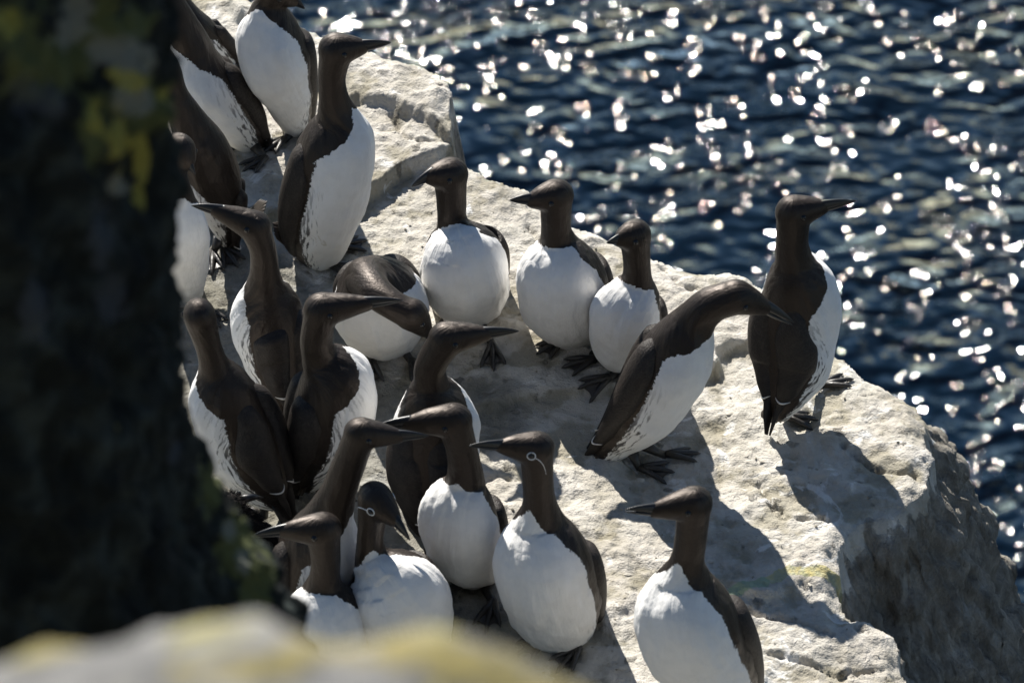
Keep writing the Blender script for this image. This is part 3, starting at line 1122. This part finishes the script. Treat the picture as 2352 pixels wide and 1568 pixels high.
# middle rows
G("guillemot seen from behind, bill raised to the left across a white-breasted neighbour",
  [(652, 925, 34), (642, 880, 58), (632, 815, 76), (618, 735, 84), (610, 680, 52), (608, 630, 36), (604, 575, 32)],
  (585, 520, 37), (497, 484, 14), (440, 472), 132, (655, 945), ts=3.3, tw=5.0, thb=(100, 112), lean=.05, tip_dy=.0)
G("guillemot with its back turned and bill hidden, pale crown next to the dark rock",
  [(625, 1140, 34), (600, 1095, 66), (565, 1035, 90), (540, 975, 92), (512, 905, 74), (495, 850, 40), (480, 800, 31)],
  (458, 724, 39), (448, 715, 20), (438, 708), 158, (628, 1165), ts=3.8, tw=5.0, thb=(98, 112), lean=.06, tip_dy=.09, bill_dy=.045)
G("guillemot with bill level right, crossing in front of the preening bird, white breast right",
  [(712, 1100, 34), (722, 1058, 62), (748, 1000, 90), (768, 930, 98), (776, 870, 78), (742, 830, 46), (727, 780, 38)],
  (739, 712, 41), (842, 697, 15), (926, 690), 9, (735, 1122), ts=3.5, tw=4.7, thb=(92, 100), lean=.05)
G("preening guillemot with pale brown neck folded down across its white breast",
  [(902, 748, 62), (888, 738, 90), (876, 716, 108), (872, 690, 104), (856, 652, 66), (842, 638, 50), (860, 668, 40), (902, 700, 35)],
  (945, 722, 37), (978, 760, 14), (998, 790), -78, (900, 838), ts=3.2, tw=4.0, thb=(100, 118),
  dys=[.12, .08, .03, -.01, -.03, -.05, -.10, -.13], head_dy=-.01, tip_dy=.02)
G("guillemot facing the viewer behind the preening bird, bill turned left over lit rock",
  [(1085, 690, 58), (1078, 680, 84), (1070, 640, 102), (1066, 605, 98), (1056, 565, 64), (1040, 515, 38), (1037, 465, 35)],
  (1034, 402, 41), (986, 405, 15), (945, 429), -97, (1090, 770), soil=.8, ts=3.6, tw=5.0, thb=(96, 112),
  dys=[.16, .11, .03, -.02, 0, .01, .01], tip_dy=-.035, feet=[(1030, 735, -100), (1130, 800, -88)])
G("plump guillemot with foot on lit rock, bill pointing left, middle of the three facing birds",
  [(1352, 795, 30), (1336, 755, 60), (1302, 695, 100), (1288, 640, 98), (1290, 590, 58), (1278, 540, 38), (1277, 500, 36)],
  (1277, 450, 40), (1224, 460, 16), (1170, 460), -122, (1315, 805), soil=.8, ts=3.4, tw=4.8, thb=(96, 108),
  dys=[.13, .09, .03, -.01, 0, 0, 0], tip_dy=-.02, feet=[(1298, 790, -150), (1365, 835, -165)])
G("smaller guillemot facing the viewer, bill left, immediately behind the stooping bird",
  [(1446, 848, 26), (1442, 812, 56), (1438, 765, 84), (1440, 715, 78), (1458, 670, 48), (1463, 630, 35), (1462, 590, 33)],
  (1458, 541, 38), (1424, 550, 14), (1393, 558), -122, (1440, 880), ts=3.2, tw=4.7, thb=(96, 106),
  dys=[.11, .07, .02, -.01, 0, 0, 0], tip_dy=-.03, feet=[(1400, 878, -160), (1460, 890, -120)])
G("guillemot stooping to the right, neck stretched so its bill overlaps the lone bird",
  [(1392, 1042, 30), (1440, 990, 54), (1492, 925, 80), (1536, 855, 90), (1565, 795, 78), (1590, 745, 54), (1630, 702, 44)],
  (1690, 682, 41), (1755, 706, 16), (1822, 744), -14, (1480, 1062), ts=3.9, tw=5.1, thb=(98, 112), lean=.02,
  tail=(1352, 1052, .01), feet=[(1530, 1055, 8), (1470, 1085, -12)], gape=.06)
G("upright guillemot alone near the right end of the ledge, back turned, bill right",
  [(1792, 940, 30), (1806, 895, 58), (1822, 830, 86), (1830, 750, 97), (1838, 670, 84), (1828, 615, 50), (1820, 560, 39)],
  (1823, 488, 41), (1888, 476, 15), (1968, 461), 48, (1830, 955), ts=3.8, tw=5.2, thb=(106, 126), lean=.05,
  tail=(1760, 968, -.03), feet=[(1885, 895, 12), (1800, 965, 0)])
G("guillemot seen from behind with narrow white shoulders both sides, bill right over shaded rock",
  [(1008, 1210, 40), (1004, 1160, 80), (1000, 1085, 104), (995, 1010, 102), (998, 940, 78), (992, 890, 44), (989, 840, 37)],
  (1026, 778, 41), (1118, 766, 15), (1192, 760), 76, (1008, 1235), ts=3.6, tw=5.0, thb=(100, 118), lean=.04, tip_dy=.0)
# front rows
G("guillemot with bill pointing right and crossing the bill of the bird facing it",
  [(690, 1435, 34), (700, 1400, 60), (718, 1340, 86), (735, 1270, 94), (752, 1205, 66), (775, 1140, 44), (798, 1075, 39)],
  (828, 995, 38), (915, 1002, 15), (984, 1001), -14, (715, 1460), ts=3.1, tw=4.7, thb=(98, 104), lean=.04)
G("guillemot with bill pointing left and crossing the bill of the bird opposite",
  [(1105, 1325, 34), (1092, 1300, 60), (1068, 1250, 90), (1056, 1190, 90), (1066, 1130, 52), (1068, 1080, 40), (1060, 1030, 37)],
  (1042, 966, 42), (930, 972, 15), (857, 981), -118, (1090, 1375), ts=3.2, tw=4.8, thb=(98, 106),
  dys=[.11, .07, .02, -.01, 0, 0, 0], tip_dy=-.01)
G("bridled guillemot with white eye ring and line, bill held level to the left",
  [(1316, 1488, 34), (1298, 1440, 74), (1268, 1372, 112), (1250, 1300, 112), (1242, 1225, 70), (1240, 1165, 43), (1236, 1110, 37)],
  (1232, 1030, 41), (1147, 1024, 14), (1077, 1023), -126, (1300, 1492), ts=3.4, tw=5.2, thb=(92, 100),
  dys=[.10, .07, .02, -.01, 0, 0, 0], tip_dy=-.02, bridled=True, feet=[(1260, 1470, -150), (1330, 1495, -130)])
G("bridled guillemot with white eye ring, bill pointing down to the right",
  [(950, 1500, 60), (940, 1470, 90), (926, 1420, 115), (912, 1362, 104), (872, 1310, 60), (852, 1265, 36), (852, 1215, 32)],
  (862, 1146, 42), (906, 1192, 17), (942, 1240), -75, (930, 1525), ts=3.3, tw=5.4, thb=(100, 112),
  dys=[.12, .08, .02, -.02, 0, 0, 0], head_dy=-.005, tip_dy=-.05, bridled=True)
G("guillemot beside the downy chick, bluish bill left, breast cut off by the yellow rock",
  [(765, 1545, 55), (758, 1515, 80), (752, 1475, 98), (747, 1425, 90), (742, 1375, 56), (745, 1330, 38), (748, 1285, 35)],
  (742, 1216, 42), (650, 1219, 15), (577, 1231), -108, (765, 1570), ts=3.2, tw=4.8, thb=(98, 110),
  dys=[.11, .07, .02, -.01, 0, 0, 0], tip_dy=-.01)
G("nearest guillemot, apart from the crowd at lower right, bill left, belly cut by the frame",
  [(1700, 1640, 40), (1662, 1588, 80), (1620, 1512, 114), (1580, 1436, 120), (1572, 1358, 76), (1578, 1295, 43), (1587, 1235, 38)],
  (1594, 1156, 42), (1505, 1172, 16), (1435, 1172), -128, (1700, 1690), ts=3.5, tw=5.3, thb=(90, 98),
  dys=[.10, .07, .02, -.01, 0, 0, 0], tip_dy=-.02, gape=.05, tail=(1738, 1640, .10), soil=1.0)

# ------------------------------------------------------------------ the downy chick
def chick():
    bp = ground_at(590, 1400)
    y0 = bp.y
    pts = [(600, 1360, 40), (598, 1300, 58), (575, 1240, 48), (540, 1185, 34), (528, 1160, 31)]
    C = [(at_y(a, b, y0), r) for a, b, r in pts]
    S, T = catmull(np.array([[*c, r * m_per_px(c)] for c, r in C]), 40)
    me = skin([s[:3] for s in S], [s[3] for s in S], [np.eye(3)] * len(S), .004, 6)
    me.name = "chick_body"
    root = obj("guillemot_chick", me, M_DOWN)
    root["label"] = "small dark downy chick huddled between the dark rock and the front row of birds"
    root["category"] = "seabird chick"
    # down
    rs = np.random.RandomState(3)
    me.calc_loop_triangles()
    tri = np.array([t.vertices[:] for t in me.loop_triangles])
    co = np.array([v.co[:] for v in me.vertices]); no = np.array([v.normal[:] for v in me.vertices])
    pick = rs.randint(0, len(tri), 9000)
    w_ = rs.dirichlet((1, 1, 1), 9000)
    p = (co[tri[pick]] * w_[:, :, None]).sum(1)
    n_ = (no[tri[pick]] * w_[:, :, None]).sum(1)
    d_ = n_ + rs.normal(size=n_.shape) * .45 + np.array([0, 0, -.3])
    d_ /= np.linalg.norm(d_, axis=1)[:, None]
    s_ = np.cross(d_, rs.normal(size=n_.shape)); s_ /= np.linalg.norm(s_, axis=1)[:, None]
    ln = rs.uniform(.006, .012, 9000)[:, None]
    V = np.stack([p - s_ * .0005, p + s_ * .0005, p + d_ * ln], 1).reshape(-1, 3)
    F = np.arange(len(V)).reshape(-1, 3)
    dn = obj("down", mesh_np("down", V, F, False), M_DOWN, root)
    dn["kind"] = "stuff"
    hp = C[-1][0]
    bo = obj("bill", mesh_mixed("bill", *tube([hp + Vector((.01, .01, 0)), hp + Vector((.03, .02, -.002)), hp + Vector((.044, .026, -.008))], [.007, .005, .0008], 8)), M_BILL, root)
    for sgn in (1, -1):
        e = hp + Vector((.012, -.018 * sgn, .006))
        obj("eye", mesh_np("eye", ICO_V * .003 + np.array(e[:]), ICO_F), M_EYE, root)
    for s_x in (-.018, .018):
        heel = Vector((bp.x + s_x, bp.y, ground(bp.x + s_x, bp.y) + .004))
        lg = obj("leg", mesh_mixed("leg", *tube([heel, heel + Vector((0, .005, .05))], [.004, .006], 8)), M_FOOT, root)
        toes, web = foot_parts(heel, R(-60), .035)
        obj("foot", mesh_mixed("foot", *join([toes, web])), M_FOOT, lg)
    for o_ in [root] + list(root.children_recursive):
        o_.data.transform(Matrix.Translation(-bp))
    root.location = bp
chick()

# ------------------------------------------------------------------ grit, flakes and bits of down lying on the rock
rs = np.random.RandomState(21)
def debris(name, n, size, mat, flat):
    V, F = [], []
    base_v, base_f = ico(1)
    for k in range(n):
        p = ground_at(rs.uniform(620, 2120), rs.uniform(300, 1567))
        if poly_sd(np.array([[p.x, p.y]]), OUTW)[0] < .02:
            continue
        z = ground(p.x, p.y)
        sc_ = rs.uniform(.4, 1.3) * size * np.array([1, rs.uniform(.5, 1), flat])
        a = rs.uniform(0, 6.28)
        M = np.array([[math.cos(a), -math.sin(a), 0], [math.sin(a), math.cos(a), 0], [0, 0, 1]])
        vv = (base_v * (1 + rs.normal(size=(len(base_v), 1)) * .18) * sc_) @ M.T + np.array([p.x, p.y, z + sc_[2] * .4])
        F.append(base_f + len(base_v) * len(V))
        V.append(vv)
    o = obj(name, mesh_np(name, np.concatenate(V), np.concatenate(F), False), mat)
    o["kind"] = "stuff"
    o["label"] = "small loose flakes and grit scattered over the pale ledge" if flat > .4 else "tiny bits of shed down and straw on the ledge"
    o["category"] = "debris"
debris("grit", 260, .0022, mat_simple("grit_stone", (.27, .25, .20), .9), .6)
debris("shed_feathers", 60, .006, mat_simple("shed_down", (.45, .42, .36), .9), .18)
